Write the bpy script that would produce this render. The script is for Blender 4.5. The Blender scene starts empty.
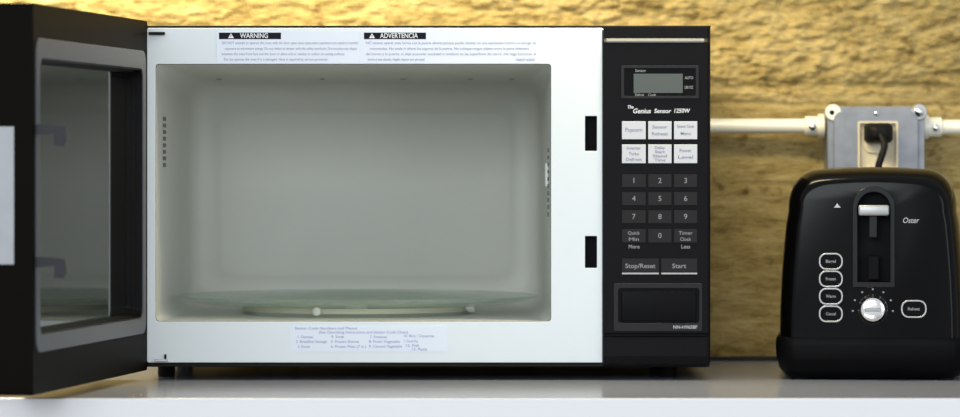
import bpy, bmesh, math, random
from mathutils import Vector, Matrix, noise
random.seed(7)
C = bpy.context.scene.collection
PI = math.pi

# ------------------------------------------------------------------ measures (metres)
F = 4045.0            # focal length in pixels of a 960 px wide frame
ZT = 0.90             # worktop height
ZC = ZT + 0.2314      # eye height
DF = 4.35             # distance to the microwave front
YW = 4.825            # wall
YE = 4.017            # front edge of the worktop
YB = 4.778            # back edge of the worktop
def X(px, d=DF): return (px - 480.0) * d / F
def Z(py, d=DF): return ZC - (py - 165.0) * d / F

# ------------------------------------------------------------------ materials
def mat(name, col, rough=0.5, metal=0.0, spec=0.5, coat=0.0, bump=None, vary=None, trans=0.0, ior=1.5):
    m = bpy.data.materials.new(name); m.use_nodes = True
    nt = m.node_tree; p = nt.nodes['Principled BSDF']
    p.inputs['Base Color'].default_value = (*col, 1)
    p.inputs['Roughness'].default_value = rough
    p.inputs['Metallic'].default_value = metal
    p.inputs['Specular IOR Level'].default_value = spec
    p.inputs['Coat Weight'].default_value = coat
    p.inputs['Transmission Weight'].default_value = trans
    p.inputs['IOR'].default_value = ior
    if vary or bump:
        tc = nt.nodes.new('ShaderNodeTexCoord')
        nz = nt.nodes.new('ShaderNodeTexNoise')
        nz.inputs['Scale'].default_value = (vary or bump)[0]; nz.inputs['Detail'].default_value = 5
        nt.links.new(tc.outputs['Object'], nz.inputs['Vector'])
        if vary:
            r = nt.nodes.new('ShaderNodeValToRGB')
            k = vary[1]
            r.color_ramp.elements[0].position = 0.3; r.color_ramp.elements[1].position = 0.7
            r.color_ramp.elements[0].color = (*[c * (1 - k) for c in col], 1)
            r.color_ramp.elements[1].color = (*[min(1, c * (1 + k)) for c in col], 1)
            nt.links.new(nz.outputs['Fac'], r.inputs['Fac']); nt.links.new(r.outputs['Color'], p.inputs['Base Color'])
        if bump:
            b = nt.nodes.new('ShaderNodeBump'); b.inputs['Strength'].default_value = bump[1]; b.inputs['Distance'].default_value = 0.001
            nt.links.new(nz.outputs['Fac'], b.inputs['Height']); nt.links.new(b.outputs['Normal'], p.inputs['Normal'])
    return m

M = dict(
    enamel=mat('white_enamel', (0.78, 0.83, 0.85), 0.5, spec=0.2, vary=(3, 0.02)),
    cavity=mat('cavity_enamel', (0.645, 0.648, 0.597), 0.42, spec=0.35, vary=(5, 0.03)),
    sticker=mat('label_paper', (0.80, 0.85, 0.94), 0.55, spec=0.2),
    ink=mat('grey_ink', (0.25, 0.24, 0.34), 0.6),
    blueink=mat('violet_ink', (0.26, 0.25, 0.46), 0.6),
    blackink=mat('black_ink', (0.008, 0.006, 0.013), 0.5, spec=0.1),
    whiteink=mat('white_ink', (0.78, 0.78, 0.80), 0.5),
    paleink=mat('pale_ink', (0.25, 0.25, 0.26), 0.5),
    case=mat('black_case', (0.009, 0.008, 0.007), 0.5, spec=0.1, bump=(900, 0.15)),
    panel=mat('black_panel', (0.0055, 0.005, 0.006), 0.36, spec=0.08),
    panel2=mat('dark_grey_panel', (0.014, 0.014, 0.0155), 0.4, spec=0.2),
    key=mat('charcoal_key', (0.016, 0.0155, 0.016), 0.45, spec=0.15),
    keywhite=mat('light_grey_key', (0.62, 0.63, 0.65), 0.45),
    keyline=mat('grey_line', (0.45, 0.45, 0.46), 0.4),
    lcd=mat('display_glass', (0.085, 0.100, 0.094), 0.3, spec=0.3),
    dooriron=mat('door_black', (0.0048, 0.0040, 0.0028), 0.5, spec=0.03),
    doorwell=mat('door_well_black', (0.006, 0.0055, 0.0055), 0.4, spec=0.15),
    gasket=mat('grey_gasket', (0.085, 0.089, 0.102), 0.4, spec=0.2),
    doorglass=mat('door_window_glass', (0.006, 0.007, 0.006), 0.05, spec=0.75),
    silverlabel=mat('pale_grey_plate', (0.40, 0.41, 0.43), 0.45, vary=(40, 0.06)),
    hook=mat('dark_hook', (0.020, 0.020, 0.026), 0.45, spec=0.3),
    slot=mat('slot_black', (0.005, 0.005, 0.006), 0.45, spec=0.06),
    toaster=mat('gloss_black', (0.0018, 0.0017, 0.0018), 0.17, spec=0.12),
    toasterbase=mat('satin_black', (0.0025, 0.0025, 0.0028), 0.45, spec=0.07),
    chrome=mat('chrome', (0.86, 0.85, 0.83), 0.14, 1.0),
    satin=mat('satin_silver', (0.42, 0.42, 0.42), 0.38, 0.6),
    rim=mat('dark_chrome', (0.36, 0.36, 0.37), 0.3, 0.8),
    slotrim=mat('smoked_rim', (0.006, 0.007, 0.008), 0.28, spec=0.22),
    galv=mat('galvanised_steel', (0.235, 0.25, 0.29), 0.45, 0.35, vary=(60, 0.12)),
    galv2=mat('zinc_conduit', (0.92, 0.88, 0.74), 0.38, 0.12),
    screw=mat('zinc_screw', (0.8, 0.8, 0.78), 0.2, 1.0),
    ivory=mat('ivory_plastic', (0.66, 0.57, 0.40), 0.5),
    cord=mat('black_rubber', (0.007, 0.0065, 0.006), 0.5, spec=0.15),
    laminate=mat('grey_laminate', (0.30, 0.32, 0.395), 0.16, spec=0.55, vary=(6, 0.02)),
    ledge=mat('highlight_grey', (0.15, 0.155, 0.17), 0.3),
    edgeband=mat('white_edge_band', (0.86, 0.85, 0.87), 0.4),
    legpaint=mat('table_leg_paint', (0.6, 0.6, 0.6), 0.5),
    nylon=mat('white_nylon', (0.82, 0.82, 0.75), 0.45),
    ringmat=mat('cream_ring', (0.60, 0.57, 0.44), 0.45),
    ceilinghole=mat('hole_dark', (0.16, 0.17, 0.15), 0.7),
    lampcover=mat('lamp_cover', (0.82, 0.84, 0.82), 0.35),
    crumb=mat('crumb', (0.32, 0.22, 0.10), 0.8, vary=(300, 0.4)),
    floor=mat('grey_floor', (0.25, 0.23, 0.21), 0.6, vary=(8, 0.15)),
    seal=mat('dark_seal', (0.012, 0.009, 0.005), 0.7),
)
# clear, faintly green glass of the turntable
def glass():
    m = bpy.data.materials.new('green_glass'); m.use_nodes = True
    nt = m.node_tree; p = nt.nodes['Principled BSDF']; out = nt.nodes['Material Output']
    p.inputs['Base Color'].default_value = (0.56, 0.64, 0.575, 1)
    p.inputs['Roughness'].default_value = 0.08
    t = nt.nodes.new('ShaderNodeBsdfTransparent'); t.inputs['Color'].default_value = (0.93, 0.97, 0.94, 1)
    fr = nt.nodes.new('ShaderNodeLayerWeight'); fr.inputs['Blend'].default_value = 0.25
    mr = nt.nodes.new('ShaderNodeMapRange'); mr.inputs['To Min'].default_value = 0.08; mr.inputs['To Max'].default_value = 0.5
    nt.links.new(fr.outputs['Facing'], mr.inputs['Value'])
    mx = nt.nodes.new('ShaderNodeMixShader')
    nt.links.new(mr.outputs['Result'], mx.inputs['Fac']); nt.links.new(t.outputs[0], mx.inputs[1]); nt.links.new(p.outputs[0], mx.inputs[2])
    nt.links.new(mx.outputs[0], out.inputs['Surface'])
    return m
M['glass'] = glass()

def wall_material():
    m = bpy.data.materials.new('rough_stone'); m.use_nodes = True
    nt = m.node_tree; N = nt.nodes; L = nt.links
    p = N['Principled BSDF']; p.inputs['Roughness'].default_value = 0.75
    p.inputs['Specular IOR Level'].default_value = 0.25
    tc = N.new('ShaderNodeTexCoord')
    mp = N.new('ShaderNodeMapping'); mp.inputs['Scale'].default_value = (9, 9, 26)
    L.new(tc.outputs['Object'], mp.inputs['Vector'])
    n1 = N.new('ShaderNodeTexNoise'); n1.inputs['Scale'].default_value = 1.6; n1.inputs['Detail'].default_value = 8; n1.inputs['Roughness'].default_value = 0.82
    L.new(mp.outputs['Vector'], n1.inputs['Vector'])
    r = N.new('ShaderNodeValToRGB')
    e = r.color_ramp.elements
    e[0].position = 0.30; e[0].color = (0.125, 0.082, 0.022, 1)
    e[1].position = 0.72; e[1].color = (0.53, 0.42, 0.20, 1)
    k = e.new(0.48); k.color = (0.335, 0.245, 0.088, 1)
    L.new(n1.outputs['Fac'], r.inputs['Fac'])
    # fine dark pits
    n2 = N.new('ShaderNodeTexNoise'); n2.inputs['Scale'].default_value = 34; n2.inputs['Detail'].default_value = 4
    L.new(tc.outputs['Object'], n2.inputs['Vector'])
    r2 = N.new('ShaderNodeValToRGB')
    r2.color_ramp.elements[0].position = 0.29; r2.color_ramp.elements[0].color = (0.42, 0.36, 0.28, 1)
    r2.color_ramp.elements[1].position = 0.40; r2.color_ramp.elements[1].color = (1, 1, 1, 1)
    L.new(n2.outputs['Fac'], r2.inputs['Fac'])
    mx = N.new('ShaderNodeMixRGB'); mx.blend_type = 'MULTIPLY'; mx.inputs['Fac'].default_value = 1
    L.new(r.outputs['Color'], mx.inputs['Color1']); L.new(r2.outputs['Color'], mx.inputs['Color2'])
    L.new(mx.outputs['Color'], p.inputs['Base Color'])
    b = N.new('ShaderNodeBump'); b.inputs['Strength'].default_value = 0.6; b.inputs['Distance'].default_value = 0.004
    n3 = N.new('ShaderNodeTexNoise'); n3.inputs['Scale'].default_value = 5; n3.inputs['Detail'].default_value = 8
    L.new(mp.outputs['Vector'], n3.inputs['Vector'])
    L.new(n3.outputs['Fac'], b.inputs['Height']); L.new(b.outputs['Normal'], p.inputs['Normal'])
    return m
M['wall'] = wall_material()

# ------------------------------------------------------------------ mesh helpers
class MB:
    """one mesh, built from several shapes; every shape may have its own material slot"""
    def __init__(s): s.bm = bmesh.new(); s.mats = []
    def _slot(s, m):
        if m not in s.mats: s.mats.append(m)
        return s.mats.index(m)
    def _merge(s, tmp, m, smooth=False):
        i = s._slot(m)
        for f in tmp.faces: f.material_index = i; f.smooth = smooth
        me = bpy.data.meshes.new('tmp'); tmp.to_mesh(me); tmp.free()
        s.bm.from_mesh(me); bpy.data.meshes.remove(me)
    def box(s, x0, x1, y0, y1, z0, z1, m, bev=0.0, seg=2):
        t = bmesh.new()
        bmesh.ops.create_cube(t, size=1)
        bmesh.ops.transform(t, verts=t.verts, matrix=Matrix.Translation(((x0+x1)/2, (y0+y1)/2, (z0+z1)/2)) @ Matrix.Diagonal((x1-x0, y1-y0, z1-z0, 1)))
        if bev: bmesh.ops.bevel(t, geom=t.edges[:], offset=bev, segments=seg, affect='EDGES', profile=0.5)
        s._merge(t, m, bool(bev) and seg > 2); return s
    def loft(s, rings, m, cap0=True, cap1=True, smooth=True):
        t = bmesh.new(); R = [[t.verts.new(v) for v in r] for r in rings]
        n = len(R[0])
        for a, b in zip(R, R[1:]):
            for i in range(n):
                j = (i + 1) % n; t.faces.new((a[i], a[j], b[j], b[i]))
        if cap0: t.faces.new(R[0][::-1])
        if cap1: t.faces.new(R[-1])
        bmesh.ops.recalc_face_normals(t, faces=t.faces)
        s._merge(t, m, smooth); return s
    def tube(s, pts, r, m, n=12):
        pts = [Vector(p) for p in pts]; rings = []
        up = Vector((0.31, 0.2, 0.93))
        for i, p in enumerate(pts):
            d = (pts[min(i+1, len(pts)-1)] - pts[max(i-1, 0)]).normalized()
            a = d.cross(up).normalized(); b = d.cross(a)
            rings.append([p + r*(math.cos(2*PI*k/n)*a + math.sin(2*PI*k/n)*b) for k in range(n)])
        return s.loft(rings, m)
    def lathe(s, prof, c, axis, m, n=48, closed=False, smooth=True):
        """prof: (radius, height along axis) pairs"""
        ax = Vector(axis).normalized(); a = ax.orthogonal().normalized(); b = ax.cross(a); c = Vector(c)
        t = bmesh.new()
        R = [[t.verts.new(c + ax*h + r*(math.cos(2*PI*k/n)*a + math.sin(2*PI*k/n)*b)) for k in range(n)] for r, h in prof]
        pairs = list(zip(R, R[1:])) + ([(R[-1], R[0])] if closed else [])
        for p, q in pairs:
            for i in range(n):
                j = (i+1) % n; t.faces.new((p[i], p[j], q[j], q[i]))
        if not closed: t.faces.new(R[0][::-1]); t.faces.new(R[-1])
        bmesh.ops.recalc_face_normals(t, faces=t.faces)
        s._merge(t, m, smooth); return s
    def prism(s, polys, y0, y1, m, bev=0.0, mx=None):
        """polys: outlines in the x-z plane (first outer, then holes), solid from y0 to y1"""
        cu = bpy.data.curves.new('tmp', 'CURVE'); cu.dimensions = '2D'; cu.fill_mode = 'BOTH'
        cu.extrude = max((y1-y0)/2 - bev, 1e-6); cu.bevel_depth = bev; cu.bevel_resolution = 2; cu.offset = -bev
        for pl in polys:
            sp = cu.splines.new('POLY'); sp.points.add(len(pl)-1); sp.use_cyclic_u = True
            for q, (x, z) in zip(sp.points, pl): q.co = (x, z, 0, 1)
        o = bpy.data.objects.new('tmp', cu); C.objects.link(o)
        dg = bpy.context.evaluated_depsgraph_get(); me = bpy.data.meshes.new_from_object(o.evaluated_get(dg))
        t = bmesh.new(); t.from_mesh(me)
        bpy.data.objects.remove(o); bpy.data.curves.remove(cu); bpy.data.meshes.remove(me)
        bmesh.ops.remove_doubles(t, verts=t.verts, dist=1e-6)
        T = Matrix.Translation((0, (y0+y1)/2, 0)) @ Matrix.Rotation(PI/2, 4, 'X')
        if mx is not None: T = mx @ T
        bmesh.ops.transform(t, verts=t.verts, matrix=T)
        s._merge(t, m); return s
    def text(s, body, x, y, z, size, m, align='LEFT', width=None, shear=0.0, mx=None, bold=0.0):
        """lettering in the x-z plane that faces -y; z is the middle of the line; width squeezes it to fit"""
        cu = bpy.data.curves.new('tmp', 'FONT'); cu.body = body; cu.size = size; cu.align_x = 'LEFT'; cu.align_y = 'CENTER'
        cu.shear = shear; cu.extrude = 0.00008; cu.resolution_u = 3; cu.offset = bold
        o = bpy.data.objects.new('tmp', cu); C.objects.link(o)
        dg = bpy.context.evaluated_depsgraph_get(); me = bpy.data.meshes.new_from_object(o.evaluated_get(dg))
        t = bmesh.new(); t.from_mesh(me)
        bpy.data.objects.remove(o); bpy.data.curves.remove(cu); bpy.data.meshes.remove(me)
        if not t.verts: t.free(); return s
        x0 = min(v.co.x for v in t.verts); x1 = max(v.co.x for v in t.verts)
        k = 1.0 if width is None else width/(x1-x0)
        w = (x1-x0)*k
        off = {'LEFT': 0, 'CENTER': -w/2, 'RIGHT': -w}[align]
        T = Matrix.Translation((x+off, y, z)) @ Matrix.Rotation(PI/2, 4, 'X') @ Matrix.Diagonal((k, 1, 1, 1)) @ Matrix.Translation((-x0, 0, 0))
        if mx is not None: T = mx @ T
        bmesh.ops.transform(t, verts=t.verts, matrix=T)
        s._merge(t, m); return s
    def cut(s, other):
        """carve another MB's shape out of this one"""
        a = s._obj('a'); b = other._obj('b')
        md = a.modifiers.new('c', 'BOOLEAN'); md.object = b; md.operation = 'DIFFERENCE'; md.solver = 'EXACT'
        md.material_mode = 'TRANSFER'
        dg = bpy.context.evaluated_depsgraph_get(); me = bpy.data.meshes.new_from_object(a.evaluated_get(dg))
        s.mats = [x for x in me.materials]
        s.bm = bmesh.new(); s.bm.from_mesh(me)
        for o in (a, b): d = o.data; bpy.data.objects.remove(o); bpy.data.meshes.remove(d)
        bpy.data.meshes.remove(me); return s
    def _obj(s, name):
        me = bpy.data.meshes.new(name); s.bm.to_mesh(me); s.bm.free()
        for m in s.mats: me.materials.append(m)
        o = bpy.data.objects.new(name, me); C.objects.link(o); return o
    def build(s, name, parent=None, origin=None, local=False, auto=35):
        """link as one object; the vertices are in world measures unless local"""
        if origin is None:
            origin = Vector((0, 0, 0))
            if parent is not None and not local: origin = Vector(parent['_o'])
        else: origin = Vector(origin)
        if not local: bmesh.ops.translate(s.bm, verts=s.bm.verts, vec=-origin)
        o = s._obj(name)
        if auto:
            fl_ = [p.use_smooth for p in o.data.polygons]
            if any(fl_):
                o.data.set_sharp_from_angle(angle=math.radians(auto)); o.data.polygons.foreach_set('use_smooth', fl_)
        if parent is not None:
            o.parent = parent; o['_o'] = tuple(parent['_o']) 
        else:
            o.location = origin; o['_o'] = tuple(origin)
        return o

def thing(name, loc, label, cat, group=None):
    o = bpy.data.objects.new(name, None); C.objects.link(o); o.location = loc; o.empty_display_size = 0.05
    o['_o'] = tuple(loc); o['label'] = label; o['category'] = cat
    if group: o['group'] = group
    return o
def tag(o, label, cat, group=None, kind=None):
    o['label'] = label; o['category'] = cat
    if group: o['group'] = group
    if kind: o['kind'] = kind
    return o

def rrect(x0, x1, z0, z1, r, n=6):
    out = []
    for cx, cz, a0 in ((x1-r, z1-r, 0), (x0+r, z1-r, PI/2), (x0+r, z0+r, PI), (x1-r, z0+r, 1.5*PI)):
        for k in range(n+1):
            a = a0 + k*PI/2/n; out.append((cx + r*math.cos(a), cz + r*math.sin(a)))
    return out
def ring3(poly, y): return [(x, y, z) for x, z in poly]
def rect(x0, x1, z0, z1): return [(x0, z0), (x1, z0), (x1, z1), (x0, z1)]

# ================================================================== the setting
# rough wall: one wide surface, modelled finely where the chips and ridges are
def frange(a, b, s):
    n = max(1, round((b-a)/s)); return [a + (b-a)*k/n for k in range(n+1)]
xs = frange(-2.2, -1.0, 0.02)[:-1] + frange(-1.0, -0.7, 0.005)[:-1] + frange(-0.7, 0.7, 0.0026)[:-1] + frange(0.7, 1.0, 0.005)[:-1] + frange(1.0, 2.2, 0.02)
zs = frange(0.0, 0.86, 0.1)[:-1] + frange(0.86, 1.38, 0.0023)[:-1] + frange(1.38, 1.6, 0.005)[:-1] + frange(1.6, 2.6, 0.03)
def sstep(a, b, t):
    t = max(0, min(1, (t-a)/(b-a))); return t*t*(3-2*t)
def relief(x, z):
    v = Vector((x, 0, z))
    w = noise.noise(Vector((x*3, 3.1, z*3)))*0.02
    hi = sstep(1.200, 1.235, z + w)                               # chipped upper course
    a = noise.fractal(Vector((x*16, 0.4, z*44)), 0.9, 2.1, 5)
    b = noise.fractal(Vector((x*38, 7.0, z*85)), 0.9, 2.1, 4)
    chips = 0.0050*max(-1.2, min(1.2, a)) + 0.0028*b + 0.010*noise.noise(Vector((x*5, 1.0, z*17)))
    lo = noise.fractal(Vector((x*7, 2.0, z*30)), 1.0, 2.1, 4)
    smooth = 0.0016*lo + 0.003*noise.noise(Vector((x*4, 5, z*9)))
    vd = noise.voronoi(Vector((x*38 + 0.5*b, 1.3, z*76 + 0.5*a)))[0]
    ve = noise.voronoi(Vector((x*80 + 0.4*a, 4.3, z*145 + 0.4*b)))[0]
    chips += 0.0065*(0.45-vd[0]) + 0.0030*min(0.5, vd[1]-vd[0]) + 0.0062*(0.5-ve[0])
    chips *= 0.42 + 0.58*sstep(-0.25, 0.2, x)                      # flatter towards the left
    d = hi*chips + (1-hi)*smooth + 0.004*hi
    # long seams
    for zz, dep, wd, ph in ((1.226, 0.007, 0.0035, 0.0), (1.202, 0.006, 0.003, 4.0), (1.105, 0.0022, 0.0022, 9.0)):
        c = zz + 0.006*noise.noise(Vector((x*5+ph, ph, 0))) + 0.0025*noise.noise(Vector((x*21+ph, 2, 0)))
        d -= dep*math.exp(-((z-c)/wd)**2)*(0.55+0.6*noise.noise(Vector((x*6+ph, 8, 0))))
    return max(-0.016, min(0.017, d))
bm = bmesh.new()
G = [[bm.verts.new((x, YW - relief(x, z), z)) for x in xs] for z in zs]
for j in range(len(zs)-1):
    for i in range(len(xs)-1):
        f = bm.faces.new((G[j][i], G[j][i+1], G[j+1][i+1], G[j+1][i])); f.smooth = True
# give the wall a back so it is a solid slab
bk = [bm.verts.new(p) for p in ((-2.2, YW+0.1, 0), (2.2, YW+0.1, 0), (2.2, YW+0.1, 2.6), (-2.2, YW+0.1, 2.6))]
bm.faces.new(bk[::-1])
mb = MB(); mb.bm = bm; mb.mats = [M['wall']]
w = mb.build('wall_back', auto=0); w['kind'] = 'structure'
mb = MB(); mb.box(-2.2, 2.2, 1.0, YW+0.1, -0.05, 0.0, M['floor']); w = mb.build('floor'); w['kind'] = 'structure'
# dark strip where the wall meets the worktop
mb = MB(); mb.box(-2.19, 2.19, YB+0.0025, YB+0.028, ZT-0.04, ZT+0.0042, M['seal']); w = mb.build('trim_1'); w['kind'] = 'structure'

# ================================================================== table
tb = thing('worktop_table', (0, (YE+YB)/2, 0), 'long white table with a glossy grey-white top, under the microwave and toaster', 'table')
mb = MB(); mb.box(-1.5, 1.5, YE+0.002, YB, ZT-0.04, ZT, M['laminate'], 0.0015); mb.build('tabletop', tb)
mb = MB(); mb.box(-1.5, 1.5, YE-0.001, YE+0.0019, ZT-0.04, ZT-0.0006, M['edgeband'], 0.0008); mb.build('edge_band', tb)
for sx in (-1.43, 1.43):
    for sy in (YE+0.07, YB-0.07):
        mb = MB(); mb.box(sx-0.03, sx+0.03, sy-0.03, sy+0.03, 0, ZT-0.04, M['legpaint'], 0.004); mb.build('leg', tb)

# ================================================================== microwave oven
x0, x1 = X(147), X(711)
zb, zt = Z(367), Z(25.5)
YBK = 4.775
mw = thing('microwave_oven', ((x0+x1)/2, (DF+YBK)/2, ZT), 'large black and white microwave oven with its door swung open', 'microwave')
# outer case: a shell of top, bottom, two sides and back around the cavity
mb = MB()
mb.box(x0, x1, DF+0.003, YBK, zt-0.0022, zt, M['case'], 0.0008)
mb.box(x0+0.002, x1-0.002, DF+0.004, YBK, zb, zb+0.006, M['case'], 0.001)
mb.box(x0, x0+0.0018, DF+0.003, YBK, zb+0.004, zt-0.001, M['case'])
mb.box(x1-0.002, x1, DF+0.012, YBK, zb+0.004, zt-0.001, M['case'])
mb.box(x0, x1, YBK-0.002, YBK, zb+0.004, zt-0.001, M['case'])
mb.build('case', mw)
# white front frame
ox0, ox1, oz0, oz1 = X(155.5), X(551), Z(321.5), Z(64)
fx0, fx1, fz0, fz1 = X(147), X(603.5), Z(362.5), Z(28)
slots = [(X(585), X(597), Z(151), Z(116)), (X(585), X(597), Z(268), Z(236))]
mb = MB()
mb.prism([rrect(fx0, fx1, fz0, fz1, 0.002, 3), rrect(ox0, ox1, oz0, oz1, 0.0035, 4)] + [rrect(*s, 0.0008, 2) for s in slots], DF, DF+0.004, M['enamel'], 0.0005)
mb.build('front_frame', mw)
# lip under the frame and thin rail above it
mb = MB(); mb.box(fx0, fx1, DF+0.001, DF+0.006, Z(367), Z(362.8), M['case'], 0.0008); mb.build('lower_rail', mw)
# lighter bead down the right edge of the frame
for s in slots:
    mb = MB()
    a, b, c, d = s
    e = 0.0009
    mb.box(a-e, b+e, DF+0.018, DF+0.019, c-e, d+e, M['slot'])
    for q in ((a-e, a-0.0001, c-e, d+e), (b+0.0001, b+e, c-e, d+e), (a-e, b+e, c-e, c-0.0001), (a-e, b+e, d+0.0001, d+e)):
        mb.box(q[0], q[1], DF+0.0042, DF+0.0185, q[2], q[3], M['slot'])
    mb.build('latch_slot', mw)
# cavity
bx0, bx1, bz0, bz1 = X(190, 4.77), X(540, 4.77), 0.9655, Z(82, 4.77)
def lerp(a, b, t): return a + (b-a)*t
def cav(t, ins=0.0, r=0.02):
    return rrect(lerp(ox0+0.0005, bx0, t)+ins, lerp(ox1-0.0005, bx1, t)-ins, lerp(oz0+0.0005, bz0, t)+ins, lerp(oz1-0.0005, bz1, t)-ins, r, 8)
rings = [ring3(cav(0, 0, 0.004), DF+0.0003), ring3(cav(0.02, 0, 0.006), DF+0.012), ring3(cav(0.06, 0, 0.012), DF+0.03)]
for t in (0.3, 0.6, 0.9): rings.append(ring3(cav(t, 0.0, 0.012+0.012*t), lerp(DF, 4.77, t)))
rings += [ring3(cav(0.96, 0.0015, 0.028), 4.757), ring3(cav(0.985, 0.006, 0.028), 4.765), ring3(cav(1, 0.014, 0.026), 4.7695)]
# raised panel pressed into the back wall
rings += [ring3(cav(1, 0.030, 0.022), 4.7700), ring3(cav(1, 0.034, 0.022), 4.7689), ring3(cav(1, 0.038, 0.02), 4.7684)]
mb = MB(); mb.loft([r for r in rings], M['cavity'], cap0=False, cap1=True)
mb.build('cavity', mw, auto=50)
# small features of the cavity
for px in (184, 219, 322, 403, 470, 512):
    mb = MB(); d = 4.68
    zc = lerp(oz1, bz1, (d-DF)/(4.77-DF))
    mb.lathe([(0.0030, 0), (0.0030, 0.0006), (0.0012, 0.0009)], (X(px, d), d, zc-0.0006), (0, 0, -1), M['ceilinghole'], 16)
    mb.build('ceiling_rivet', mw)
def wall_vent(side, za, zbt, d0, cols, rows, rad):
    mb = MB()
    for i in range(cols):
        for j in range(rows):
            d = d0 + i*0.010; t = (d-DF)/(4.77-DF)
            x = lerp(ox0, bx0, t)+0.0002 if side < 0 else lerp(ox1, bx1, t)-0.0002
            z = za + (zbt-za)*j/(rows-1)
            mb.lathe([(rad, 0), (rad, 0.0012)], (x - side*0.0004, d, z), (-side, 0, 0), M['ceilinghole'], 10)
    return mb.build('vent_holes', mw)
wall_vent(-1, Z(165), Z(118), 4.43, 3, 8, 0.0022)
wall_vent(1, Z(215), Z(150), 4.40, 3, 10, 0.0020)
mb = MB(); mb.box(ox1-0.0045, ox1+0.001, 4.45, 4.50, Z(187), Z(163), M['lampcover'], 0.0008); mb.build('lamp_cover', mw)
# turntable drive hub on the cavity floor
TC = (X(357, 4.56), 4.562)
mb = MB(); mb.lathe([(0.02, 0.0), (0.02, 0.002), (0.012, 0.003), (0.012, 0.0075), (0.010, 0.0082)], (TC[0], TC[1], 0.9652), (0, 0, 1), M['nylon'], 24); mb.build('drive_hub', mw)
# hinge arm at the top left, pin at the bottom left
mb = MB(); mb.box(X(149), X(165), DF-0.006, DF+0.001, Z(35), Z(32), M['case'], 0.0006); mb.build('hinge_arm', mw)
mb = MB(); mb.box(X(155), X(168), DF-0.004, DF+0.001, Z(361.5), Z(359), M['satin'], 0.0005)
mb.lathe([(0.0012, 0), (0.0012, 0.005)], (X(165.5), DF-0.002, Z(359)), (0, 0, 1), M['case'], 10); mb.build('hinge_plate', mw)
# feet
for fx, fy in ((X(166.5, 4.425), 4.425), (X(668, 4.425), 4.425), (X(166.5, 4.425), 4.70), (X(668, 4.425), 4.70)):
    mb = MB(); mb.lathe([(0.0085, 0), (0.0095, 0.002), (0.0095, 0.012), (0.012, 0.0165)], (fx, fy, ZT), (0, 0, 1), M['case'], 20); mb.build('foot', mw)

# stickers with the warnings
def warning(xa, xb, bar, tri, tx, head, lines, last=None):
    mb = MB(); mb.box(X(xa), X(xb), DF-0.0003, DF+0.0004, Z(63.2), Z(30.5), M['sticker'])
    p = mb.build('warning_label', mw)
    mb = MB(); mb.box(X(bar[0]), X(bar[1]), DF-0.00042, DF-0.0003, Z(39.2), Z(32.6), M['blackink'])
    mb.prism([[(X(tri-3), Z(38.2)), (X(tri+3), Z(38.2)), (X(tri), Z(33.2))]], DF-0.0006, DF-0.00042, M['whiteink'])
    mb.box(X(tri-0.35), X(tri+0.35), DF-0.0007, DF-0.0006, Z(36.5), Z(34.9), M['blackink'])
    mb.text(head, X(tx[0]), DF-0.00046, Z(35.9), 0.0075, M['whiteink'], width=X(tx[1])-X(tx[0]), bold=0.00012)
    mb.build('header_bar', p)
    mb = MB()
    for (s, a, b, y) in lines:
        mb.text(s, X(a), DF-0.00036, Z(y), 0.0040, M['ink'], width=X(b)-X(a))
    mb.build('lettering', p)
warning(217, 359.5, (219, 281), 231, (240, 268), 'WARNING', [
    ('DO NOT attempt to operate this oven with the door open since open-door operation can result in harmful', 222, 358, 43.0),
    ('exposure to microwave energy. Do not defeat or tamper with the safety interlocks. Do not place any object', 225, 357, 48.6),
    ('between the oven front face and the door or allow soil or residue to collect on sealing surfaces.', 222, 345, 54.0),
    ('Do not operate the oven if it is damaged. Have it repaired by service personnel.', 224, 328, 59.4)])
warning(360, 540, (364, 426), 372, (380, 418), 'ADVERTENCIA', [
    ('NO intente operar este horno con la puerta abierta porque puede resultar en una exposicion nociva a la energia de', 366, 536, 43.0),
    ('microondas. No anule ni altere los seguros de la puerta. No coloque ningun objeto entre la parte delantera', 370, 529, 48.6),
    ('del horno y la puerta, ni deje acumular suciedad o residuos en las superficies de cierre. No haga funcionar el', 366, 536, 54.0),
    ('horno si esta danado. Hagalo reparar por personal.', 368, 425, 59.4), ('F00039 W00AP', 516, 535, 60.0)])
# cooking chart sticker below the opening
mb = MB(); mb.box(X(290), X(447), DF-0.0003, DF+0.0004, Z(351), Z(326), M['sticker'])
p = mb.build('menu_label', mw)
mb = MB()
for s, a, b, y in (('Sensor Cook Numbers and Menus', 295, 357, 328.3), ('(See Operating Instructions and Sensor Cook Chart)', 319, 408, 332.3),
                   ('1. Oatmeal', 298, 313, 337.0), ('2. Breakfast Sausage', 296, 327, 341.6), ('3. Omelet', 298, 310, 346.6),
                   ('4. Soup', 331, 344, 336.6), ('5. Frozen Entree', 331, 359, 341.6), ('6. Frozen Pizza (7 in.)', 331, 366, 346.6),
                   ('7. Potatoes', 370, 387, 337.0), ('8. Fresh Vegetable', 369, 400, 341.6), ('9. Canned Vegetable', 369, 402, 346.4),
                   ('10. Rice / Casserole', 404, 434, 336.0), ('11. Ground Meat', 404, 418, 341.2), ('12. Fish', 406, 419, 345.6), ('13. Pasta', 412, 427, 349.2)):
    mb.text(s, X(a), DF-0.00036, Z(y), 0.0042, M['blueink'], width=X(b)-X(a))
mb.build('lettering', p)

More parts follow.
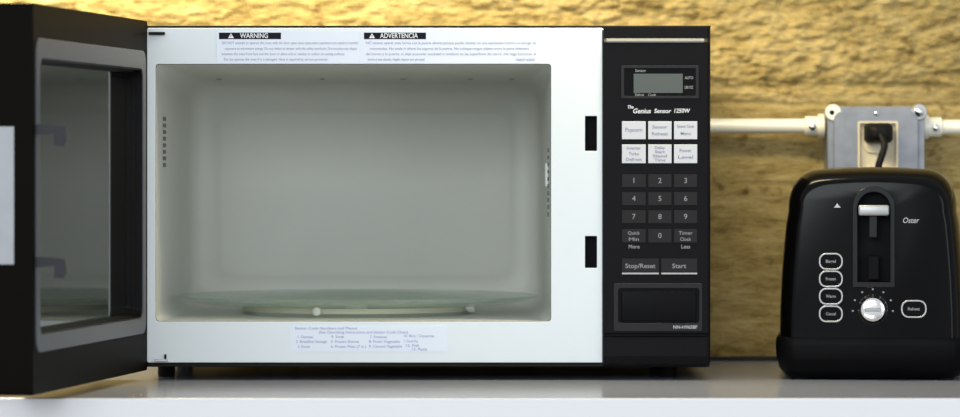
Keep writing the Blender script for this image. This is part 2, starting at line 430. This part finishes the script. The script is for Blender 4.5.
# ------------------------------------------------------------------ control panel
px0, px1 = X(604), X(710)
YP = DF-0.004                       # face of the panel
prof = [(DF+0.004, Z(26)), (DF+0.0005, Z(27)), (DF, Z(29)), (DF-0.0002, Z(37.5)), (DF-0.0006, Z(38.6)), (YP, Z(42.2)), (YP, Z(332.5)), (YP+0.0006, Z(333.5)), (DF+0.001, Z(334.2)),
        (DF+0.001, Z(336)), (YP, Z(336.8)), (YP-0.001, Z(339)), (YP-0.001, Z(356)), (YP, Z(361)), (DF-0.001, Z(364.5)), (DF+0.004, Z(366.5)), (DF+0.03, Z(368.5)), (DF+0.03, Z(26))]
mb = MB()
mb.loft([[(px0, y, z) for y, z in prof], [(px1-0.003, y, z) for y, z in prof], [(px1-0.0008, y+0.0012, z) for y, z in prof], [(px1, y+0.004, z) for y, z in prof]], M['panel'], smooth=False)
mb.build('control_panel', mw)
mb = MB(); mb.box(X(602.2), X(604), DF-0.001, DF+0.02, Z(364), Z(30), M['panel2'], 0.0004); mb.build('side_bead', mw)
# raised ledge below the top of the panel; its lighter grey paints in a highlight
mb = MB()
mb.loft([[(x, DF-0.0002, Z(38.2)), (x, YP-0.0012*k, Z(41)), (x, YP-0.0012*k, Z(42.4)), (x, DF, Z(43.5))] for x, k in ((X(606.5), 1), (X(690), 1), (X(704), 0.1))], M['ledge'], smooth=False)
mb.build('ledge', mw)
# display
mb = MB()
mb.prism([rrect(X(621), X(698.5), Z(98.5), Z(65.5), 0.001, 3), rrect(X(624), X(695.5), Z(96), Z(68.2), 0.0006, 3)], YP-0.0012, YP+0.0003, M['panel2'], 0.0002)
mb.box(X(624), X(695.5), YP-0.0003, YP+0.0002, Z(96), Z(68.2), M['slot'])
p = mb.build('display', mw)
mb = MB(); mb.box(X(633.5), X(682.5), YP-0.0006, YP-0.0003, Z(93), Z(73.8), M['lcd']); mb.build('screen', p)
mb = MB()
for s, a, b, y in (('Sensor', 635, 646, 70.8), ('Defrost', 635, 644, 95.4-0.3), ('Cook', 648, 656, 95.1), ('AUTO', 684.5, 693, 78), ('LBS OZ', 684.5, 693, 87.5)):
    mb = MB(); mb.text(s, X(a), YP-0.00042, Z(y), 0.0042, M['paleink'], width=X(b)-X(a), bold=0.0001); mb.build('lettering', p)
# name line with its small mark
mb = MB()
mb.text('The', X(627.5), YP-0.0003, Z(107.2), 0.0050, M['whiteink'], width=X(633.5)-X(627.5), shear=0.3, bold=0.0001)
mb.text('Genius', X(633), YP-0.0003, Z(111.2), 0.0072, M['whiteink'], width=X(651)-X(633), shear=0.3, bold=0.00012)
mb.text('Sensor', X(654), YP-0.0003, Z(111.2), 0.0064, M['whiteink'], width=X(671)-X(654), shear=0.15, bold=0.00012)
mb.text('1250W', X(674), YP-0.0003, Z(111.0), 0.0064, M['whiteink'], width=X(690)-X(674), shear=0.15, bold=0.00012)
mb.build('name_lettering', mw)
# keys
def key(a, b, ya, yb, lines, m, ink, size, name='button'):
    mb = MB(); mb.box(X(a), X(b), YP-0.0009, YP+0.0003, Z(yb), Z(ya), m, 0.0003)
    k = mb.build(name, mw)
    mb = MB()
    for s, fx, fy, w in lines:
        mb.text(s, X(a+(b-a)*fx), YP-0.00097, Z(ya+(yb-ya)*fy), size, ink, 'CENTER', width=(w/930.0 if len(s) > 1 else None), bold=0.00006)
    mb.build('lettering', k)
cols = ((621.8, 645.6), (648.0, 671.4), (673.8, 697.0))
g = M['ink']
key(*cols[0], 121.3, 139.3, [('Popcorn', .5, .48, 17)], M['keywhite'], g, 0.0058)
key(*cols[1], 121.3, 139.3, [('Sensor', .5, .32, 15), ('Reheat', .5, .70, 16)], M['keywhite'], g, 0.0050)
key(*cols[2], 121.3, 139.3, [('Sensor Cook', .5, .28, 17), ('Menu', .5, .68, 10)], M['keywhite'], g, 0.0046)
key(*cols[0], 144.4, 163.2, [('Inverter', .5, .20, 14), ('Turbo', .5, .50, 10), ('Defrost', .5, .80, 16)], M['keywhite'], g, 0.0046)
key(*cols[1], 144.4, 163.2, [('Delay', .5, .18, 10), ('Start', .5, .40, 10), ('Stand', .5, .62, 14), ('Time', .5, .84, 11)], M['keywhite'], g, 0.0042)
key(*cols[2], 144.4, 163.2, [('Power', .5, .33, 12), ('Level', .5, .68, 15)], M['keywhite'], g, 0.0050)
for r, (ya, yb) in enumerate(((174.3, 187.2), (192.2, 205.2), (210.3, 223.2))):
    for c, (a, b) in enumerate(cols):
        key(a, b, ya, yb, [(str(r*3+c+1), .5, .5, 3.4)], M['key'], M['paleink'], 0.0080)
key(*cols[0], 229, 242.5, [('Quick', .5, .30, 12), ('Min', .5, .76, 10)], M['key'], M['paleink'], 0.0052)
key(*cols[1], 229, 242.5, [('0', .5, .5, 4.0)], M['key'], M['paleink'], 0.0080)
key(*cols[2], 229, 242.5, [('Timer', .5, .30, 14), ('Clock', .5, .76, 11)], M['key'], M['paleink'], 0.0052)
mb = MB(); mb.text('More', X(634), YP-0.0003, Z(246.7), 0.0058, M['paleink'], 'CENTER', width=11/930, bold=0.0001); mb.build('more_lettering', mw)
mb = MB(); mb.text('Less', X(685.5), YP-0.0003, Z(246.7), 0.0058, M['paleink'], 'CENTER', width=9/930, bold=0.0001); mb.build('less_lettering', mw)
for a, b, s, w in ((621.8, 658.6, 'Stop/Reset', 30), (661, 697, 'Start', 14)):
    mb = MB(); mb.box(X(a), X(b), YP-0.0009, YP+0.0003, Z(272), Z(258.5), M['key'], 0.0003)
    mb.box(X(a), X(b), YP-0.0013, YP, Z(274.2), Z(272.6), M['keyline'], 0.0002)
    k = mb.build('button', mw)
    mb = MB(); mb.text(s, X((a+b)/2), YP-0.00097, Z(266), 0.0068, M['paleink'], 'CENTER', width=w/930.0, bold=0.0001); mb.build('lettering', k)
# door release push plate
mb = MB()
mb.prism([rrect(X(613.5), X(702), Z(331), Z(283), 0.002, 4), rrect(X(618), X(699), Z(323), Z(288), 0.003, 5)], YP-0.0014, YP+0.0002, M['panel2'], 0.0004)
p = mb.build('door_release', mw)
mb = MB(); mb.prism([rrect(X(618.4), X(698.6), Z(322.6), Z(288.4), 0.003, 5)], YP-0.0002, YP+0.0003, M['slot']); mb.box(X(621), X(696), YP-0.0016, YP, Z(321), Z(291), M['slot'], 0.0012, 3); mb.build('push_plate', p)
mb = MB(); mb.text('NN-H965BF', X(673), YP-0.0018, Z(327), 0.0050, M['keyline'], width=24/930.0, bold=0.0001); mb.build('lettering', p)

# ------------------------------------------------------------------ the open door, hinged on the left
ANG = math.radians(-98.2)
HX, HY = X(147)-0.0005, DF-0.002
dz0, dz1 = 0.9105, 1.2865
L = 0.484; T = 0.050
def dpart(mb, name, parent):
    o = mb.build(name, None, local=True); o.parent = parent; return o
u0, u1 = 0.008, L-0.009
gz0, gz1 = 0.951, 1.2535
wz0, wz1 = 0.968, 1.234
wu0, wu1 = u0+0.014, u1-0.014
# local: x along the door from hinge to free end, +y is the inner side; built with -y towards the inner side then turned
R180 = Matrix.Rotation(PI, 4, 'Z')
def pr(mb, polys, ya, yb, m, bev=0.0):
    # outline in (u, z), occupying local y ya..yb
    return mb.prism(polys, ya, yb, m, bev)
mb = MB()
pr(mb, [rrect(-0.006, L, dz0, dz1, 0.004, 4), rrect(wu0, wu1, wz0, wz1, 0.010, 6)], -T, 0.0, M['dooriron'], 0.0012)
door = mb.build('door', None, local=True); door.parent = mw
mo = Vector(mw['_o'])
door.location = (HX-mo.x, HY-mo.y, -mo.z); door.rotation_euler = (0, 0, ANG)
# gasket ring
mb = MB()
pr(mb, [rrect(u0, u1, gz0, gz1, 0.014, 8), rrect(wu0-0.0002, wu1+0.0002, wz0-0.0002, wz1+0.0002, 0.010, 6)], -0.001, 0.0016, M['gasket'], 0.0006)
dpart(mb, 'gasket', door)
# stepped dark well
mb = MB()
for k, (ya, yb, i0, i1) in enumerate(((-0.006, 0.0004, 0, 0.0012), (-0.011, -0.006, 0, 0.0028), (-0.0165, -0.011, 0, 0.0040))):
    pr(mb, [rrect(wu0+0.0001, wu1-0.0001, wz0+0.0001, wz1-0.0001, 0.010, 6), rrect(wu0+i1, wu1-i1, wz0+i1, wz1-i1, 0.009, 6)], ya, yb, M['doorwell'])
dpart(mb, 'window_well', door)
mb = MB(); pr(mb, [rrect(wu0+0.0001, wu1-0.0001, wz0+0.0001, wz1-0.0001, 0.010, 6)], -0.022, -0.0166, M['doorglass']); dpart(mb, 'window_pane', door)
mb = MB(); pr(mb, [rrect(0.03, L-0.03, 0.945, 1.255, 0.01, 6)], -T-0.002, -T+0.0002, M['doorglass'], 0.0008); dpart(mb, 'outer_pane', door)
# latch hooks near the free edge
for zc in (Z(134), Z(252)):
    mb = MB()
    hk = [(0.0, 0.0055), (0.018, 0.0050), (0.0285, 0.0035), (0.0300, -0.010), (0.0270, -0.0150), (0.0185, -0.0145), (0.0185, -0.0035), (0.0, -0.0045)]
    # hook outline in (y, z): lofted across the door's length
    rings = [[(u, y, zc+z) for y, z in hk] for u in (L-0.0125, L-0.0085)]
    mb.loft(rings, M['hook'], smooth=False); dpart(mb, 'latch_hook', door)
# pale plate on the free edge
mb = MB(); mb.box(L-0.0002, L+0.0008, -T+0.005, -0.0185, Z(264.5, 3.87), Z(126.5, 3.87), M['silverlabel'], 0.0003); dpart(mb, 'edge_plate', door)['label'] = 'pale grey plate on the edge of the door'

# ================================================================== roller ring and turntable
fl = 0.9662
rg = thing('roller_ring', (TC[0], TC[1], fl), 'cream roller ring with small white wheels under the glass turntable', 'roller ring')
mb = MB(); mb.lathe([(0.121, 0.0018), (0.129, 0.0018), (0.129, 0.0072), (0.121, 0.0072)], (TC[0], TC[1], fl), (0, 0, 1), M['ringmat'], 72, closed=True, smooth=False); mb.build('ring', rg)
for a in (-107, -17, 163, 73):
    a = math.radians(a); c = Vector((TC[0]+0.136*math.cos(a), TC[1]+0.136*math.sin(a), fl+0.0047)); ax = (math.cos(a), math.sin(a), 0)
    mb = MB(); mb.lathe([(0.002, -0.009), (0.0020, -0.0045), (0.0043, -0.004), (0.0046, 0.003), (0.0030, 0.004)], c, ax, M['nylon'], 24); mb.build('wheel', rg)
mb = MB()
zt0 = fl + 0.0085
prof = [(0.001, 0.0), (0.150, 0.0), (0.172, 0.0012), (0.190, 0.0060), (0.2020, 0.0118), (0.2035, 0.0125), (0.2035, 0.0150), (0.2015, 0.0155), (0.190, 0.0105), (0.172, 0.0062), (0.150, 0.0050), (0.001, 0.0050)]
prof = [(a, b*0.68) for a, b in prof]
mb.lathe(prof, (TC[0], TC[1], zt0), (0, 0, 1), M['glass'], 96)
o = mb.build('glass_turntable', None, origin=(TC[0], TC[1], zt0))
tag(o, 'round clear glass turntable tray inside the open microwave', 'turntable')

# ================================================================== toaster
YT = 4.345; TL = 0.335
def TX(px): return (px-480)*YT/F
def TZ(py): return ZC-(py-165)*YT/F
tcx = TX(872.5)
to = thing('toaster', (tcx, YT+TL/2, ZT), 'black toaster with a silver lever and chrome dial, on the white table', 'toaster')
zbs = TZ(338)                       # top of the plinth
ztop = TZ(167.2)
def tsec(ins, k=1.0, n=14):
    """outline of the body: nearly upright sides that lean in, broad rounded shoulders, crowned top"""
    hb = 0.1005-ins
    zt_ = ztop - ins*1.0
    pts = [(hb, zbs)]
    side = [(hb-0.0006, zbs+0.03), (hb-0.0022, zbs+0.065), (hb-0.0045, zbs+0.095), (hb-0.0070, zbs+0.122), (hb-0.0095, zbs+0.135)]
    pts += side
    ex, ez = side[-1]
    rh = 0.036
    cxr = ex-rh; cz = ez+0.002
    for q in range(1, n):
        a = q/n*PI/2
        pts.append((cxr+rh*math.cos(a)**0.9, cz+(zt_-0.0022-cz)*math.sin(a)**0.9))
    pts.append((cxr, zt_-0.0018)); pts.append((cxr*0.5, zt_-0.0004))
    right = pts; left = [(-x, z) for x, z in right[::-1]]
    return [(tcx+x, z) for x, z in right+[(0, zt_)]+left]
mb = MB()
rings = []
RF = 0.0165
for dy, ins in [(0.045*(1-math.cos(a*PI/16)), RF*(1-math.sin(a*PI/16))) for a in range(0, 9)] + [(TL-0.026, 0.0), (TL-0.009, 0.0026), (TL-0.003, 0.0075), (TL, 0.0150)]:
    rings.append(ring3(tsec(ins), YT+dy))
mb.loft(rings, M['toaster'])
# carve the lever slot (arched top) and two bread slots
ax0, ax1, az0, az1 = TX(857.5), TX(890), TZ(282), TZ(192)
def arch(a, b, c, d, n=14):
    r = (b-a)/2
    return [(a, c), (b, c)] + [((a+b)/2+r*math.cos(k*PI/n), d-r+r*math.sin(k*PI/n)) for k in range(n+1)]
cut = MB(); cut.prism([arch(ax0, ax1, az0, az1)], YT-0.01, YT+0.022, M['slot'])
mb.cut(cut)
for dx in (-0.030, 0.030):
    cut = MB(); cut.box(tcx+dx-0.015, tcx+dx+0.015, YT+0.065, YT+TL-0.05, ztop-0.10, ztop+0.02, M['slot'])
    mb.cut(cut)
mb.build('body', to, auto=40)
# plinth
def plinth(ins, z): return [(x, y, z) for x, y in rrect(tcx-0.1042+ins, tcx+0.1042-ins, YT-0.001+ins, YT+TL+0.001-ins, 0.024, 8)]
mb = MB(); mb.loft([plinth(0.017, ZT+0.0022), plinth(0.011, ZT+0.0035), plinth(0.004, ZT+0.012), plinth(0.0008, ZT+0.024), plinth(0, ZT+0.036), plinth(0.0003, zbs-0.002), plinth(0.0015, zbs+0.0005)], M['toasterbase'])
mb.build('plinth', to, auto=50)
for sx in (-0.078, 0.078):
    for sy in (0.03, TL-0.03):
        mb = MB(); mb.lathe([(0.010, 0), (0.011, 0.003)], (tcx+sx, YT+sy, ZT), (0, 0, 1), M['cord'], 20); mb.build('foot', to)
# rim of the lever slot
mb = MB(); mb.prism([arch(TX(852.5), TX(894.5), TZ(287.5), TZ(186)), arch(ax0, ax1, az0, az1)], YT-0.0022, YT+0.0015, M['slotrim'], 0.0008); mb.build('slot_rim', to)
# lever
mb = MB()
mb.box(TX(858.5), TX(889), YT-0.014, YT-0.003, TZ(215.5), TZ(205), M['satin'], 0.0022, 3)
lv = mb.build('lever', to)
mb = MB(); mb.box(TX(869), TX(877), YT-0.004, YT+0.012, TZ(237.5), TZ(215), M['panel2'], 0.001); mb.build('lever_stem', lv)
mb = MB(); mb.box(TX(868), TX(879), YT+0.004, YT+0.021, TZ(280), TZ(256), M['slot'], 0.001); mb.build('slot_guide', to)
# four oval buttons with their rings and one more at the right
def oval(cx, cy, w, h, word, ww):
    mb = MB()
    a, b, c, d = TX(cx-w/2), TX(cx+w/2), TZ(cy+h/2), TZ(cy-h/2)
    r = (d-c)/2*0.85; e = 1.7/931
    mb.prism([rrect(a+e, b-e, c+e, d-e, r-e*0.8, 6)], YT-0.0018, YT+0.002, M['toasterbase'], 0.0008)
    k = mb.build('button', to)
    mb = MB(); mb.prism([rrect(a, b, c, d, r, 6), rrect(a+e, b-e, c+e, d-e, r-e*0.8, 6)], YT-0.0022, YT+0.001, M['satin'], 0.0006); mb.build('button_ring', k)
    mb = MB(); mb.text(word, TX(cx), YT-0.0020, TZ(cy), 0.0046, M['paleink'], 'CENTER', width=ww/931, bold=0.0001); mb.build('lettering', k)
for cy, wd in ((261.5, 'Bagel'), (279, 'Frozen'), (296.5, 'Warm'), (314, 'Cancel')): oval(831, cy, 24, 17, wd, 10)
oval(913.6, 308.8, 25.5, 18, 'Reheat', 12)
# dial and the marks around it
kx, kz = TX(872.8), TZ(309.2)
mb = MB(); mb.lathe([(0.0160, 0.0), (0.0160, 0.003), (0.0145, 0.005), (0.0138, 0.014), (0.0125, 0.016), (0.0095, 0.0172), (0.0008, 0.0165)], (kx, YT+0.0005, kz), (0, -1, 0), M['chrome'], 40)
dl = mb.build('dial', to)
mb = MB(); mb.box(kx-0.0085, kx+0.0085, YT-0.0185, YT-0.0155, kz-0.0018, kz+0.0018, M['rim'], 0.0008); mb.build('dial_grip', dl)
mb = MB()
for k in range(7):
    a = math.radians(-5+k*190/6); c = (kx+0.0215*math.cos(a), kz+0.0215*math.sin(a))
    mb.lathe([(0.0011, 0), (0.0011, 0.0006)], (c[0], YT+0.0001, c[1]), (0, -1, 0), M['paleink'], 10)
mb.build('dial_marks', to)
# lettering and emblem
mb = MB(); mb.text('Oster', TX(903), YT-0.0004, TZ(220.5), 0.0085, M['satin'], width=16/931, shear=0.25); mb.build('brand_lettering', to)
mb = MB(); mb.prism([[(TX(834), TZ(207.6)), (TX(841), TZ(207.6)), (TX(838.8), TZ(205.5)), (TX(837.4), TZ(203.2)), (TX(836), TZ(205.5))]], YT-0.0006, YT+0.0004, M['satin']); mb.build('emblem', to)
# turned a little, so that it faces the camera squarely
ra = -math.atan2(tcx, YT); to.rotation_euler = (0, 0, ra)
to.location = (tcx-math.sin(ra)*TL/2, YT+math.cos(ra)*TL/2, ZT)

# ================================================================== outlet box, conduits, plug on the wall
DB = 4.755
def BX(px): return (px-480)*DB/F
def BZ(py): return ZC-(py-165)*DB/F
bxa, bxb = BX(828), BX(925); bzb_, bza = BZ(205), BZ(106.5)
ob = thing('outlet_box', ((bxa+bxb)/2, YW-0.02, bzb_), 'square galvanised steel outlet box on the wall behind the toaster', 'outlet box')
mb = MB(); mb.box(bxa+0.001, bxb-0.001, DB+0.008, YW+0.008, bzb_+0.001, bza-0.001, M['galv'], 0.003, 3); mb.build('box', ob)
# raised cover with cut-out for the receptacle
cxa, cxb, czb, cza = BX(859), BX(897), BZ(196), BZ(122.5)
mb = MB()
mb.prism([rrect(bxa, bxb, bzb_, bza, 0.004, 4), rrect(cxa, cxb, czb, cza, 0.002, 4)], DB+0.004, DB+0.0085, M['galv'], 0.001)
mb.prism([rrect(bxa+0.007, bxb-0.008, bzb_+0.006, bza-0.0055, 0.010, 5), rrect(cxa, cxb, czb, cza, 0.002, 4)], DB, DB+0.0045, M['galv'], 0.001)
mb.build('cover_plate', ob)
mb = MB(); mb.prism([rrect(cxa-0.0015, cxb+0.0015, czb-0.0015, cza+0.0015, 0.0025, 4), rrect(cxa+0.0012, cxb-0.0012, czb+0.0012, cza-0.0012, 0.0015, 4)], DB-0.0014, DB+0.004, M['ivory'], 0.0005); mb.build('opening_rim', ob)
mb = MB(); mb.box(cxa-0.001, cxb+0.001, DB+0.004, DB+0.02, czb-0.001, cza+0.001, M['ivory'])
for q in (0.25, 0.75):
    zq = lerp(czb, cza, q); mb.prism([rrect((cxa+cxb)/2-0.016, (cxa+cxb)/2+0.016, zq-0.0145, zq+0.0145, 0.008, 6)], DB+0.0015, DB+0.006, M['ivory'], 0.0008)
mb.build('receptacle', ob)
for px, py in ((833.5, 112.5), (919.5, 111.8)):
    mb = MB()
    mb.lathe([(0.0098, 0.0), (0.0098, 0.002), (0.0088, 0.0035)], (BX(px), DB+0.005, BZ(py)), (0, -1, 0), M['galv2'] if px < 860 else M['satin'], 24)
    p = mb.build('corner_ear', ob)
    mb = MB()
    if px < 860: mb.lathe([(0.0028, 0), (0.0028, 0.0006)], (BX(px-1.5), DB+0.0015, BZ(py)), (0, -1, 0), M['slot'], 16); mb.build('screw_hole', p)
    else: mb.lathe([(0.0058, 0), (0.0055, 0.0022), (0.003, 0.004), (0.0004, 0.0045)], (BX(px), DB+0.0014, BZ(py)), (0, -1, 0), M['screw'], 20); mb.build('screw', p)
mb = MB(); mb.lathe([(0.0028, 0), (0.0026, 0.0012), (0.0004, 0.0022)], (BX(876), DB, BZ(113.5)), (0, -1, 0), M['screw'], 16); mb.build('cover_screw', ob)
# conduit runs with their connectors
DC = 4.795
def CX(px): return (px-480)*DC/F
def CZ(py): return ZC-(py-165)*DC/F
def conduit(xa, xb, zc, toward, label):
    t = thing('conduit_pipe', ((xa+xb)/2, DC, zc), label, 'pipe', 'metal conduit runs on the wall')
    mb = MB(); mb.lathe([(0.0088, xa-(xa+xb)/2), (0.0088, xb-(xa+xb)/2)], ((xa+xb)/2, DC, zc), (1, 0, 0), M['galv2'], 24); mb.build('pipe', t)
    e = xb if toward > 0 else xa
    mb = MB()
    mb.lathe([(0.0092, -0.024*toward), (0.0118, -0.023*toward), (0.0118, -0.008*toward), (0.0145, -0.0075*toward), (0.0145, -0.0012*toward), (0.0092, -0.001*toward)], (e, DC, zc), (1, 0, 0), M['galv2'], 24, closed=True)
    c = mb.build('connector', t)
    mb = MB(); mb.lathe([(0.0042, 0), (0.0042, 0.003), (0.0012, 0.0045)], (e-0.0155*toward, DC-0.0112, zc-0.001), (0, -1, 0), M['screw'], 16); mb.build('set_screw', c)
conduit(-2.1, bxa-0.0005, CZ(126), 1, 'metal conduit pipe running from behind the microwave to the outlet box')
conduit(bxb+0.0005, 2.1, CZ(127), -1, 'metal conduit pipe running right from the outlet box, short end in view')
# plug and cord
pc = thing('power_cord', (BX(878), DB-0.01, ZT), 'black plug and cord hanging from the wall outlet behind the toaster', 'power cord')
mb = MB()
pz = BZ(133); pxc = BX(878)
mb.loft([ring3(rrect(pxc-w, pxc+w, pz-h, pz+h, r, 5), y) for y, w, h, r in ((DB+0.0015, 0.0165, 0.0115, 0.005), (DB-0.010, 0.0165, 0.0118, 0.006), (DB-0.020, 0.0145, 0.0110, 0.007), (DB-0.026, 0.0105, 0.0085, 0.006), (DB-0.029, 0.006, 0.005, 0.003))], M['cord'])
mb.build('plug', pc)
pts = []
ctrl = [(pxc+0.001, DB-0.0265, pz-0.003), (BX(881.5), DB-0.034, BZ(146)), (BX(878), DB-0.036, BZ(158)), (BX(875), DB-0.036, BZ(170)), (BX(872), DB-0.034, BZ(210)), (BX(874), DB-0.032, BZ(300)), (BX(876), DB-0.036, ZT+0.012), (BX(870), DB-0.05, ZT+0.0052), (BX(850), DB-0.055, ZT+0.0045)]
cv = [Vector(c) for c in ctrl]
for i in range(len(cv)-1):
    a, b, c, d = cv[max(i-1, 0)], cv[i], cv[i+1], cv[min(i+2, len(cv)-1)]
    for k in range(8):
        t = k/8
        pts.append(0.5*((2*b)+(c-a)*t+(2*a-5*b+4*c-d)*t*t+(3*b-a-3*c+d)*t**3))
pts.append(cv[-1])
mb = MB(); mb.tube(pts, 0.0042, M['cord'], 12); mb.build('cord', pc)

# a few crumbs by the front edge of the table
mb = MB()
for k in range(9):
    x = X(132, 4.06)+random.uniform(-0.004, 0.018); y = 4.06+random.uniform(-0.03, 0.02); r = random.uniform(0.0006, 0.0016)
    t = bmesh.new(); bmesh.ops.create_icosphere(t, subdivisions=1, radius=r)
    for v in t.verts: v.co = v.co*random.uniform(0.7, 1.2); v.co.z *= 0.6
    bmesh.ops.translate(t, verts=t.verts, vec=(x, y, ZT+r*0.45)); mb._merge(t, M['crumb'])
o = mb.build('crumbs', None, origin=(X(132, 4.06), 4.06, ZT)); tag(o, 'few brown crumbs on the table beside the open door', 'crumbs', kind='stuff')

for o in bpy.data.objects:
    if '_o' in o: del o['_o']

# ================================================================== light and camera
def area(name, loc, target, size, power, col, sizey=None):
    l = bpy.data.lights.new(name, 'AREA'); l.energy = power; l.color = col; l.size = size
    if sizey: l.shape = 'RECTANGLE'; l.size_y = sizey
    o = bpy.data.objects.new(name, l); C.objects.link(o); o.location = loc
    o.rotation_euler = (Vector(target)-Vector(loc)).to_track_quat('-Z', 'Y').to_euler(); return o
area('window_light', (-1.15, -1.0, 2.15), (0.0, 4.35, 1.05), 2.6, 100, (0.90, 0.965, 1.0), 1.4)
area('side_fill_light', (2.7, -0.6, 1.55), (-0.1, 4.35, 1.1), 1.6, 40, (0.90, 0.965, 1.0), 1.8)  # added fill, no known window; brightens the cavity's left wall and ceiling
area('wall_lamp', (-0.58, 4.665, 1.60), (-0.54, 4.745, 1.12), 2.0, 31, (1.0, 0.85, 0.51), 0.06)
w = bpy.data.worlds.new('World'); bpy.context.scene.world = w; w.use_nodes = True
w.node_tree.nodes['Background'].inputs['Color'].default_value = (0.88, 0.94, 1.0, 1)
w.node_tree.nodes['Background'].inputs['Strength'].default_value = 0.82

cam = bpy.data.cameras.new('Camera'); co = bpy.data.objects.new('Camera', cam); C.objects.link(co)
co.location = (0, 0, ZC); co.rotation_euler = (PI/2, 0, 0)
cam.sensor_width = 36; cam.lens = F/960*36; cam.shift_y = -(208.5-165)/960
cam.clip_start = 0.1; cam.clip_end = 50
cam.dof.use_dof = True; cam.dof.focus_distance = DF; cam.dof.aperture_fstop = 5.6
sc = bpy.context.scene; sc.camera = co
sc.view_settings.view_transform = 'Standard'; sc.view_settings.look = 'None'; sc.view_settings.gamma = 1; sc.view_settings.use_curve_mapping = False
sc.view_settings.exposure = -0.14
